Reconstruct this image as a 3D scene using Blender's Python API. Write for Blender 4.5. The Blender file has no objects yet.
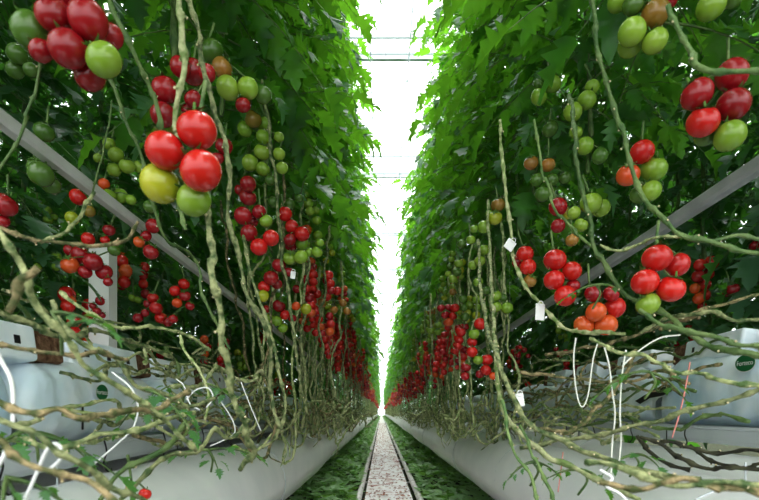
import bpy, math, random
from mathutils import Vector, Matrix, Euler

R = random.Random(7)
S = bpy.context.scene
COL = S.collection
F = 506.0; VX, VY = 381.0, 412.0; CH = 0.75      # focal in px, vanishing point, eye height

def P(px, py, d):
    return Vector(((px-VX)/F*d, d, CH+(VY-py)/F*d))

# ------------------------------------------------------------------ materials
def mat(name):
    m = bpy.data.materials.new(name); m.use_nodes = True
    nt = m.node_tree; nt.nodes.clear()
    return m, nt, nt.nodes, nt.links

def principled(name, col, rough=.5, spec=.5, col2=None, scale=20, bump=0, bscale=60, metallic=0, sss=0, coat=0, lo=.35, hi=.65, stretch=None, rnd=0):
    m, nt, N, L = mat(name)
    out = N.new('ShaderNodeOutputMaterial'); b = N.new('ShaderNodeBsdfPrincipled')
    b.inputs['Roughness'].default_value = rough
    b.inputs['Specular IOR Level'].default_value = spec
    b.inputs['Metallic'].default_value = metallic
    b.inputs['Base Color'].default_value = (*col, 1)
    if coat: b.inputs['Coat Weight'].default_value = coat
    if sss:
        b.inputs['Subsurface Weight'].default_value = sss
        b.inputs['Subsurface Radius'].default_value = (.01, .004, .002)
        b.inputs['Subsurface Scale'].default_value = .5
    tc = N.new('ShaderNodeNewGeometry')
    pos = tc.outputs['Position']
    if stretch:
        mp = N.new('ShaderNodeMapping'); mp.inputs['Scale'].default_value = stretch
        L.new(pos, mp.inputs['Vector']); pos = mp.outputs['Vector']
    src = None
    if col2:
        n = N.new('ShaderNodeTexNoise'); n.inputs['Scale'].default_value = scale; n.inputs['Detail'].default_value = 4
        L.new(pos, n.inputs['Vector'])
        r = N.new('ShaderNodeValToRGB')
        r.color_ramp.elements[0].position = lo; r.color_ramp.elements[0].color = (*col, 1)
        r.color_ramp.elements[1].position = hi; r.color_ramp.elements[1].color = (*col2, 1)
        L.new(n.outputs['Fac'], r.inputs['Fac']); src = r.outputs['Color']
    if rnd:
        oi = N.new('ShaderNodeObjectInfo'); h = N.new('ShaderNodeHueSaturation')
        mr = N.new('ShaderNodeMapRange'); mr.inputs['To Min'].default_value = 1-rnd; mr.inputs['To Max'].default_value = 1+rnd
        L.new(oi.outputs['Random'], mr.inputs['Value']); L.new(mr.outputs['Result'], h.inputs['Value'])
        if src: L.new(src, h.inputs['Color'])
        else: h.inputs['Color'].default_value = (*col, 1)
        src = h.outputs['Color']
    if src: L.new(src, b.inputs['Base Color'])
    if bump:
        n2 = N.new('ShaderNodeTexNoise'); n2.inputs['Scale'].default_value = bscale
        L.new(pos, n2.inputs['Vector'])
        bp = N.new('ShaderNodeBump'); bp.inputs['Strength'].default_value = bump; bp.inputs['Distance'].default_value = .01
        L.new(n2.outputs['Fac'], bp.inputs['Height']); L.new(bp.outputs['Normal'], b.inputs['Normal'])
    L.new(b.outputs['BSDF'], out.inputs['Surface'])
    return m

def leafmat(name, dark, light, under, trans=.45, tcol=(.25, .55, .04)):
    m, nt, N, L = mat(name)
    out = N.new('ShaderNodeOutputMaterial')
    g = N.new('ShaderNodeNewGeometry')
    n = N.new('ShaderNodeTexNoise'); n.inputs['Scale'].default_value = 11; n.inputs['Detail'].default_value = 2
    L.new(g.outputs['Position'], n.inputs['Vector'])
    r = N.new('ShaderNodeValToRGB')
    r.color_ramp.elements[0].position = .35; r.color_ramp.elements[0].color = (*dark, 1)
    r.color_ramp.elements[1].position = .68; r.color_ramp.elements[1].color = (*light, 1)
    L.new(n.outputs['Fac'], r.inputs['Fac'])
    mx = N.new('ShaderNodeMix'); mx.data_type = 'RGBA'
    L.new(g.outputs['Backfacing'], mx.inputs['Factor'])
    L.new(r.outputs['Color'], mx.inputs['A']); mx.inputs['B'].default_value = (*under, 1)
    b = N.new('ShaderNodeBsdfPrincipled'); b.inputs['Roughness'].default_value = .36
    b.inputs['Specular IOR Level'].default_value = .6
    L.new(mx.outputs['Result'], b.inputs['Base Color'])
    t = N.new('ShaderNodeBsdfTranslucent'); t.inputs['Color'].default_value = (*tcol, 1)
    ms = N.new('ShaderNodeMixShader'); ms.inputs['Fac'].default_value = trans
    L.new(b.outputs['BSDF'], ms.inputs[1]); L.new(t.outputs['BSDF'], ms.inputs[2])
    L.new(ms.outputs['Shader'], out.inputs['Surface'])
    return m

M = {}
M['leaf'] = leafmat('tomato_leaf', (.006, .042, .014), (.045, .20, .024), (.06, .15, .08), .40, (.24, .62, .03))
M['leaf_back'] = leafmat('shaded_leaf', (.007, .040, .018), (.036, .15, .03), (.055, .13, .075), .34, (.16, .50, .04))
M['weed'] = leafmat('weed_leaf', (.08, .25, .05), (.36, .60, .18), (.32, .50, .26), .35)
M['stem'] = principled('vine_stem', (.060, .105, .030), .6, .35, (.36, .38, .18), 60, .7, 120, rnd=.3, lo=.38, hi=.60)
M['stem_pale'] = principled('pale_vine', (.17, .25, .07), .6, .35, (.52, .53, .29), 50, .6, 120, rnd=.25, lo=.38, hi=.6)
M['stem_green'] = principled('green_vine', (.055, .12, .03), .5, .4, (.17, .24, .08), 30, .5, 110, rnd=.2)
M['stem_brown'] = principled('brown_vine', (.07, .09, .03), .75, .25, (.36, .28, .15), 60, .8, 120, rnd=.3, lo=.4, hi=.62)
M['stem_dark'] = principled('dead_vine', (.02, .02, .015), .8, .2, (.07, .07, .04), 35, .5, 90)
M['scar'] = principled('leaf_scar', (.70, .60, .38), .8, .2)
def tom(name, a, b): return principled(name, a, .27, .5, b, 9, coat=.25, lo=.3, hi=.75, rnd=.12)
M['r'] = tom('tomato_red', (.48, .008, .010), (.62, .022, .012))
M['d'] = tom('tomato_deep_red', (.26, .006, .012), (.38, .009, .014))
M['o'] = tom('tomato_orange', (.72, .075, .015), (.62, .13, .025))
M['y'] = tom('tomato_turning', (.27, .37, .02), (.46, .40, .025))
M['g'] = tom('tomato_green', (.17, .32, .025), (.30, .42, .05))
M['k'] = tom('tomato_dark_green', (.06, .14, .018), (.10, .19, .03))
M['b'] = tom('tomato_bronze', (.24, .17, .025), (.42, .14, .03))
M['calyx'] = principled('calyx_green', (.07, .17, .03), .6, .3, (.15, .26, .06), 60)
M['duct'] = principled('white_plastic_duct', (.76, .77, .77), .3, .5, (.84, .84, .83), 5, .25, 9)
M['gutter'] = principled('grey_white_gutter', (.52, .56, .59), .35, .5, (.60, .63, .65), 6)
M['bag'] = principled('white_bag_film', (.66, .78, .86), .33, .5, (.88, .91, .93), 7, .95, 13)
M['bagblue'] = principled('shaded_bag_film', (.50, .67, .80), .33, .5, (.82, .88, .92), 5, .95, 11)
M['coir'] = principled('coir_block', (.09, .045, .025), .95, .1, (.24, .14, .085), 60, .8, 120)
M['white'] = principled('white_plastic', (.80, .80, .78), .4, .5)
M['string'] = principled('white_string', (.78, .78, .70), .6, .3)
M['pink'] = principled('pink_twine', (.70, .28, .24), .7, .3)
M['black'] = principled('black_plastic', (.012, .012, .014), .5, .4)
M['bar'] = principled('galvanised_bar', (.54, .53, .51), .38, .5, (.62, .61, .60), 12)
M['bardark'] = principled('grey_painted_bar', (.36, .36, .37), .4, .5, (.44, .44, .45), 12)
M['rail'] = principled('painted_rail', (.74, .71, .69), .4, .5, (.50, .43, .40), 14, .2, 50, lo=.5, hi=.75)
M['soil'] = principled('dark_soil', (.02, .022, .012), .95, .1, (.05, .06, .025), 14, .6, 50)
M['cloth'] = principled('ground_cloth', (.92, .90, .89), .75, .2, (.42, .20, .16), 3.2, .3, 40, lo=.51, hi=.69, stretch=(2.2, 2.6, 1))
M['litter'] = principled('leaf_litter', (.32, .12, .08), .9, .1, (.50, .25, .17), 20)
M['roofbar'] = principled('roof_steel', (.60, .66, .65), .4, .4)
M['logo'] = principled('logo_green', (.01, .13, .04), .5, .4)
# clear roof glass, whitewashed
m, nt, N, L = mat('whitewashed_glass')
o = N.new('ShaderNodeOutputMaterial'); t = N.new('ShaderNodeBsdfTransparent'); t.inputs['Color'].default_value = (.97, .98, 1, 1)
tl = N.new('ShaderNodeBsdfTranslucent'); tl.inputs['Color'].default_value = (.95, .97, 1, 1)
x = N.new('ShaderNodeMixShader'); x.inputs['Fac'].default_value = .25
L.new(t.outputs[0], x.inputs[1]); L.new(tl.outputs[0], x.inputs[2]); L.new(x.outputs[0], o.inputs['Surface'])
M['glass'] = m

# ------------------------------------------------------------------ mesh helpers
class MB:
    def __init__(s): s.v = []; s.f = []; s.mi = []; s.mats = []; s.smooth = True
    def m(s, name):
        if name not in s.mats: s.mats.append(name)
        return s.mats.index(name)
    def add(s, vs, fs, mname):
        k = len(s.v); i = s.m(mname)
        s.v.extend([tuple(q) for q in vs]); s.f.extend([tuple(a+k for a in f) for f in fs]); s.mi.extend([i]*len(fs))
    def box(s, a, b, mname, mtx=None):
        x0, y0, z0 = a; x1, y1, z1 = b
        vs = [Vector(q) for q in [(x0,y0,z0),(x1,y0,z0),(x1,y1,z0),(x0,y1,z0),(x0,y0,z1),(x1,y0,z1),(x1,y1,z1),(x0,y1,z1)]]
        if mtx: vs = [mtx @ q for q in vs]
        s.add(vs, [(0,3,2,1),(4,5,6,7),(0,1,5,4),(1,2,6,5),(2,3,7,6),(3,0,4,7)], mname)
    def mesh(s, name, smooth=True):
        me = bpy.data.meshes.new(name); me.from_pydata(s.v, [], s.f)
        for q in s.mats: me.materials.append(M[q])
        me.polygons.foreach_set('material_index', s.mi)
        me.polygons.foreach_set('use_smooth', [smooth]*len(s.f))
        me.update(); return me
    def obj(s, name, parent=None, smooth=True, origin=None):
        if origin is not None:
            o_ = Vector(origin); s.v = [tuple(Vector(q)-o_) for q in s.v]
        ob = bpy.data.objects.new(name, s.mesh(name, smooth)); COL.objects.link(ob)
        if origin is not None: ob.location = origin
        if parent: ob.parent = parent
        return ob

def tag(o, label=None, cat=None, group=None, kind=None):
    if label: o['label'] = label
    if cat: o['category'] = cat
    if group: o['group'] = group
    if kind: o['kind'] = kind
    return o
def empty(name, loc, label, cat, group=None):
    o = bpy.data.objects.new(name, None); COL.objects.link(o); o.location = loc; o.empty_display_size = .05
    return tag(o, label, cat, group)
def meshobj(name, me, parent=None, loc=(0,0,0), rot=(0,0,0), sc=1):
    o = bpy.data.objects.new(name, me); COL.objects.link(o); o.location = loc; o.rotation_euler = rot
    o.scale = (sc,sc,sc) if not isinstance(sc, tuple) else sc
    if parent: o.parent = parent
    return o

def catmull(pts, n):
    out = []
    q = [pts[0]*2-pts[1]] + pts + [pts[-1]*2-pts[-2]]
    for i in range(1, len(q)-2):
        p0, p1, p2, p3 = q[i-1:i+3]
        for k in range(n):
            t = k/n
            out.append(.5*((2*p1)+(p2-p0)*t+(2*p0-5*p1+4*p2-p3)*t*t+(3*p1-p0-3*p2+p3)*t**3))
    out.append(pts[-1].copy()); return out

def tube(mb, pts, rad, mname, sides=6, cap=True):
    """pts: Vectors; rad: float or list"""
    n = len(pts)
    if not isinstance(rad, list): rad = [rad]*n
    vs = []; fs = []
    t = (pts[1]-pts[0]).normalized()
    u = t.orthogonal().normalized()
    for i in range(n):
        if 0 < i < n-1: t2 = (pts[i+1]-pts[i-1])
        elif i == 0: t2 = pts[1]-pts[0]
        else: t2 = pts[-1]-pts[-2]
        if t2.length < 1e-9: t2 = t
        t2 = t2.normalized(); u = (u - t2*u.dot(t2))
        u = u.normalized() if u.length > 1e-6 else t2.orthogonal().normalized()
        w = t2.cross(u); t = t2
        for k in range(sides):
            a = 2*math.pi*k/sides
            vs.append(pts[i]+(u*math.cos(a)+w*math.sin(a))*rad[i])
    for i in range(n-1):
        for k in range(sides):
            a = i*sides+k; b = i*sides+(k+1) % sides
            fs.append((a, b, b+sides, a+sides))
    if cap:
        fs.append(tuple(reversed(range(sides)))); fs.append(tuple(range((n-1)*sides, n*sides)))
    mb.add(vs, fs, mname)

def vine_mb(pts, r, mname, rnd, sub=8, sides=7, wig=.35, node_gap=.07, stubs=True, taper=.0):
    """a knobbly bare stem with swollen nodes, kinks and leaf scars"""
    c = catmull(pts, sub)
    # resample
    L_ = [0]
    for i in range(1, len(c)): L_.append(L_[-1]+(c[i]-c[i-1]).length)
    tot = L_[-1]; step = max(r*1.5, tot/90); n = max(6, int(tot/step))
    out = []; j = 0
    for i in range(n+1):
        s_ = tot*i/n
        while j < len(L_)-2 and L_[j+1] < s_: j += 1
        f = (s_-L_[j])/max(1e-9, L_[j+1]-L_[j]); out.append(c[j].lerp(c[j+1], min(1, f)))
    ph = [rnd.uniform(0, 6.28) for _ in range(6)]
    rad = []; nodes = []; nxt = rnd.uniform(0, node_gap)
    kink = Vector((0,0,0)); nk = Vector((0,0,0))
    res = []
    for i, p in enumerate(out):
        s_ = tot*i/n; e = min(1, i/3, (n-i)/3)
        if s_ >= nxt:
            nodes.append(i); nxt += node_gap*rnd.uniform(.7, 1.5)
            nk = Vector((rnd.uniform(-1,1), rnd.uniform(-1,1), rnd.uniform(-1,1)))*r*wig*3.2
        kink = kink.lerp(nk, .5)
        w = Vector((math.sin(s_*9+ph[0])+.5*math.sin(s_*27+ph[1]), math.sin(s_*8+ph[2])+.5*math.sin(s_*24+ph[3]), math.sin(s_*10+ph[4])+.5*math.sin(s_*23+ph[5])))*r*wig
        res.append(p+(w+kink)*e)
        rad.append(r*(1+.12*math.sin(s_*40+ph[0]))*(1-taper*i/n))
    for k in nodes:
        for dk, b in ((-1, .25), (0, .60), (1, .20)):
            if 0 <= k+dk <= n: rad[k+dk] *= 1+b
    mb = MB(); tube(mb, res, rad, mname, sides)
    if stubs:
        for k in nodes:
            if 2 < k < n-2 and rnd.random() < .85:
                t = (res[k+1]-res[k-1]).normalized(); a = rnd.uniform(0, 6.28)
                o_ = t.orthogonal().normalized(); d = (o_*math.cos(a)+t.cross(o_)*math.sin(a)+t*.7).normalized()
                l = r*rnd.uniform(1.6, 3.0)
                tube(mb, [res[k], res[k]+d*l*.6, res[k]+d*l], [r*.75, r*.5, r*.42], mname, 5, False)
                tube(mb, [res[k]+d*l*.90, res[k]+d*l*1.05], [r*.52, r*.48], 'scar', 5)
    return mb, res

# ------------------------------------------------------------------ leaves
def leaflet(mb, base, dirv, up, ln, mname, rnd, hi=True):
    d = dirv.normalized(); s_ = d.cross(up)
    s_ = s_.normalized() if s_.length > 1e-5 else d.orthogonal().normalized()
    u = s_.cross(d).normalized()
    droop = rnd.uniform(.15, .5); fold = rnd.uniform(.05, .45); wd = rnd.uniform(.85, 1.15)
    if hi: prof = [(0,.03),(.08,.15),(.20,.37),(.26,.17),(.43,.42),(.49,.19),(.64,.31),(.69,.13),(.82,.13),(1,0)]
    else: prof = [(0,.03),(.18,.32),(.30,.24),(.46,.38),(.62,.22),(1,0)]
    vs = []; fs = []
    tw = rnd.uniform(-.3, .3)
    for i, (t, w) in enumerate(prof):
        c = base+d*(t*ln)-u*(droop*ln*t*t)
        wl = w*ln*wd; ss = (s_*math.cos(tw*t)+u*math.sin(tw*t))
        tip = .06*ln if w > .28 else 0
        rr = math.sin(i*2.4+ln*90)*.04*ln
        vs += [c, c+ss*wl+u*(fold*wl+rr)+d*tip, c-ss*wl+u*(fold*wl-rr)+d*tip]
    for i in range(len(prof)-1):
        a = i*3; fs += [(a, a+3, a+4, a+1), (a, a+2, a+5, a+3)]
    mb.add(vs, fs, mname)

def compound(mb, base, az, pitch, ln, mname, rnd, stem='stem_green', hi=True, pairs=3):
    d = Vector((math.cos(az)*math.cos(pitch), math.sin(az)*math.cos(pitch), math.sin(pitch)))
    pts = []; n = 6; g = rnd.uniform(.5, 1.1)
    for i in range(n+1):
        t = i/n; pts.append(base+d*(ln*t)-Vector((0,0,1))*(g*ln*t*t*.6))
    tube(mb, pts, [.004*(1-.7*i/n) for i in range(n+1)], stem, 3, False)
    up = Vector((0,0,1))
    side = d.cross(up).normalized()
    for k in range(pairs):
        t = .32+.58*k/pairs; i = int(t*n); c = pts[i].lerp(pts[i+1], t*n-i); dd = (pts[i+1]-pts[i]).normalized()
        for sg in (-1, 1):
            a = rnd.uniform(.7, 1.2)
            ld = (dd*math.cos(a)+side*sg*math.sin(a)+up*rnd.uniform(-.35, .15))
            leaflet(mb, c+ld.normalized()*.015, ld, up+Vector((rnd.uniform(-.4,.4), rnd.uniform(-.4,.4), 0)), ln*rnd.uniform(.22, .35), mname, rnd, hi)
    leaflet(mb, pts[-1], pts[-1]-pts[-2], up, ln*rnd.uniform(.30, .42), mname, rnd, hi)

def foliage_mesh(seed, z0, z1, nl, lmin, lmax, mname, hi, name, inward=0):
    rnd = random.Random(seed); mb = MB()
    for i in range(nl):
        z = z0+(z1-z0)*(i+rnd.random())/nl
        az = i*2.4+rnd.uniform(-.5, .5)
        compound(mb, Vector((0,0,z)), az, rnd.uniform(-.35, .45), rnd.uniform(lmin, lmax), mname, rnd, 'stem_green', hi, 4)
    return mb.mesh(name)
def stem_mesh(seed, z0, z1, r, mname, name):
    rnd = random.Random(seed)
    pts = [Vector((rnd.uniform(-.03,.03), rnd.uniform(-.03,.03), z0+(z1-z0)*i/6)) for i in range(7)]
    return vine_mb(pts, r, mname, rnd, 4, 5, .4, .15, False)[0].mesh(name)

ZT = CH+3.5
FRONT = [foliage_mesh(100+i, CH+1.08, ZT, 66, .20, .46, 'leaf', True, 'foliage_mesh') for i in range(6)]
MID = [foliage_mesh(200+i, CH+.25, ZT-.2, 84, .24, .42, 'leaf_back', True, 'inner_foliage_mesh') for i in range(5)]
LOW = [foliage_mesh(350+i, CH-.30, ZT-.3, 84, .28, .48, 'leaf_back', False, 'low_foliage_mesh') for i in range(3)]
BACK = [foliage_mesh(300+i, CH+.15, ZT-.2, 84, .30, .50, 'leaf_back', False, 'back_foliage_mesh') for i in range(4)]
FSTEM = [stem_mesh(400+i, CH+1.0, ZT, .007, 'stem_green', 'upper_stem_mesh') for i in range(3)]
MSTEM = [stem_mesh(410+i, CH-.02, ZT-.2, .007, 'stem_green', 'inner_stem_mesh') for i in range(3)]

def plants(side, xs, y_list, meshes, stems, label, group):
    for y, sy in y_list:
        e = empty('tomato_plant', (xs+R.uniform(-.09, .09), y+R.uniform(-.05, .05), 0), label, 'plant', group)
        e.rotation_euler.z = R.uniform(0, 6.28)
        if sy > 1.5: e.rotation_euler.z = R.choice((0, math.pi))+R.uniform(-.15, .15)
        e.scale = (1 if sy > 1.5 else R.uniform(.9, 1.1), sy if sy > 1.5 else R.uniform(.9, 1.1), R.uniform(.97, 1.03))
        meshobj('foliage', R.choice(meshes), e)
        meshobj('stem', R.choice(stems), e)

def yl(specs):
    out = []
    for y0, y1, st, sy in specs:
        y = y0
        while y < y1: out.append((y, sy)); y += st
    return out
FY = yl([(-.4, 9, .36, 1), (9, 20, .75, 1.7), (20, 46, 1.55, 2.8), (46, 92, 3, 5)])
plants(-1, -.56, FY, FRONT, FSTEM, 'leafy tomato plant in the front line of the row left of the path', 'plants along the left of the path')
plants(1, .80, FY, FRONT, FSTEM, 'leafy tomato plant in the front line of the row right of the path', 'plants along the right of the path')
MY = yl([(.9, 7, .42, 1), (7, 14, 1.1, 2)])
plants(-1, -1.45, MY, MID, MSTEM, 'shaded tomato plant behind the gutter on the left', 'inner plants of the left row')
plants(1, 1.75, MY, MID, MSTEM, 'shaded tomato plant behind the gutter on the right', 'inner plants of the right row')
BY = yl([(.9, 8, .62, 1), (8, 12, 1.4, 2)])
plants(-1, -2.5, BY, BACK, MSTEM, 'distant shaded tomato plant in the second row to the left', 'plants of the second row left')
plants(1, 2.8, BY, BACK, MSTEM, 'distant shaded tomato plant in the second row to the right', 'plants of the second row right')
CY = yl([(1.4, 8, .9, 1.3)])
plants(-1, -3.6, CY, BACK, MSTEM, 'farthest shaded tomato plant glimpsed through the left foliage', 'plants of the third row left')
plants(1, 3.9, CY, BACK, MSTEM, 'farthest shaded tomato plant glimpsed through the right foliage', 'plants of the third row right')

DY = yl([(9, 24, 2.0, 2.6), (24, 90, 4.2, 5)])
plants(-1, -1.75, DY, LOW, MSTEM, 'far tomato plant standing behind the left gutter toward the end', 'far inner plants of the left row')
plants(1, 2.0, DY, LOW, MSTEM, 'far tomato plant standing behind the right gutter toward the end', 'far inner plants of the right row')
EY = yl([(-.5, 12, 1.7, 2.2)])
plants(-1, -4.5, EY, LOW, MSTEM, 'outermost tomato plant closing the view on the left', 'outermost plants left')
plants(1, 4.8, EY, LOW, MSTEM, 'outermost tomato plant closing the view on the right', 'outermost plants right')

# ------------------------------------------------------------------ tomatoes
def tomato_mesh(seed, mname, seg=20, rings=12, name='tomato_mesh'):
    rnd = random.Random(seed); mb = MB(); vs = []; fs = []
    lob = rnd.uniform(.0, .02); ph = rnd.uniform(0, 6)
    for i in range(rings+1):
        a = math.pi*i/rings
        z = math.cos(a)*.92; r = math.sin(a)
        if a < .7: z -= .16*math.cos(a/.7*math.pi/2)**2
        if i in (0, rings): vs.append((0, 0, z)); continue
        for k in range(seg):
            b = 2*math.pi*k/seg; rr = r*(1+lob*math.cos(5*b+ph)*(1 if a < 1.4 else .3))
            vs.append((rr*math.cos(b), rr*math.sin(b), z))
    for k in range(seg): fs.append((0, 1+k, 1+(k+1) % seg))
    for i in range(rings-2):
        for k in range(seg):
            a = 1+i*seg+k; b = 1+i*seg+(k+1) % seg; fs.append((a, a+seg, b+seg, b))
    l = 1+(rings-1)*seg
    for k in range(seg): fs.append((l, l-seg+(k+1) % seg, l-seg+k))
    mb.add(vs, fs, mname); return mb.mesh(name)
TM = {c: [tomato_mesh(i, c) for i in range(2)] for c in 'rdoygkb'}
TMS = {c: tomato_mesh(5, c, 10, 6, 'small_tomato_mesh') for c in 'rdoygkb'}
def calyx_mesh():
    mb = MB()
    for k in range(5):
        a = 2*math.pi*k/5; d = Vector((math.cos(a), math.sin(a), 0)); s_ = Vector((-math.sin(a), math.cos(a), 0))
        vs = []
        for t, w, h in ((.05,.10,.80),(.3,.14,.86),(.55,.10,.86),(.8,.05,.84),(.95,.0,.92)):
            vs += [d*t+s_*w+Vector((0,0,h)), d*t-s_*w+Vector((0,0,h))]
        mb.add(vs, [(i*2, i*2+1, i*2+3, i*2+2) for i in range(4)], 'calyx')
    tube(mb, [Vector((0,0,.78)), Vector((.04,0,1.0)), Vector((.12,0,1.25))], [.07,.09,.06], 'calyx', 5)
    return mb.mesh('calyx_mesh')
CAL = calyx_mesh()

def put_tomato(parent, loc, r, c, rot, calyx=True):
    t = meshobj('tomato', R.choice(TM[c]), parent, loc, rot, r)
    if calyx: meshobj('calyx', CAL, t)
    return t

def cluster(label, fruits, d=None, size=.055, stem_to=None, cal=True, group=None):
    """fruits: (px, py, diameter_px, colour) listed nearest first"""
    ds = sorted(f[2] for f in fruits)[::-1][:3]
    d = d or size*F/(sum(ds)/len(ds))
    cen = P(sum(f[0] for f in fruits)/len(fruits), min(f[1] for f in fruits), d*1.02)
    e = empty('tomato_cluster', cen, label, 'tomatoes', group)
    placed = []
    for (px, py, dp, c) in fruits:
        ecc = math.sqrt(1+((px-VX)/F)**2+((VY-py)/F)**2)
        k = 0
        while True:
            dd = d+k*.004; r = dp/2/F*dd*1.03; q = P(px, py, dd)
            if all((q-w).length > (r+s_)*.88 for w, s_ in placed) or k > 60: break
            k += 1
        placed.append((q, r))
        put_tomato(e, q-cen, r, c, (R.uniform(-.7,.7), R.uniform(-.7,.7), R.uniform(0,6)), cal)
    # rachis running down through the bunch, a pedicel to every fruit
    mb = MB(); zs = sorted([w for w in placed], key=lambda w: -w[0].z)
    rr = max(w[1] for w in placed)
    top = stem_to if stem_to is not None else zs[0][0]+Vector((R.uniform(-.02,.02), .015, rr*1.2+.045))
    line = [top]
    for w in zs[::2]: line.append(w[0]+Vector((0, w[1]*.35, w[1]*.5)))
    if len(line) > 1:
        c_ = catmull(line, 5); tube(mb, c_, [.0032*(1-.4*i/len(c_)) for i in range(len(c_))], 'stem_green', 5)
    for q, r in placed:
        n = min(c_, key=lambda p: (p-(q+Vector((0,0,r)))).length)
        a = q+Vector((0,0,r*.8)); tube(mb, [a, (a+n)/2+Vector((0,0,.008)), n], .0018, 'stem_green', 4, False)
    mb.v = [tuple(Vector(v)-cen) for v in mb.v]; mb.obj('truss_stem', e)
    return e

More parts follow.
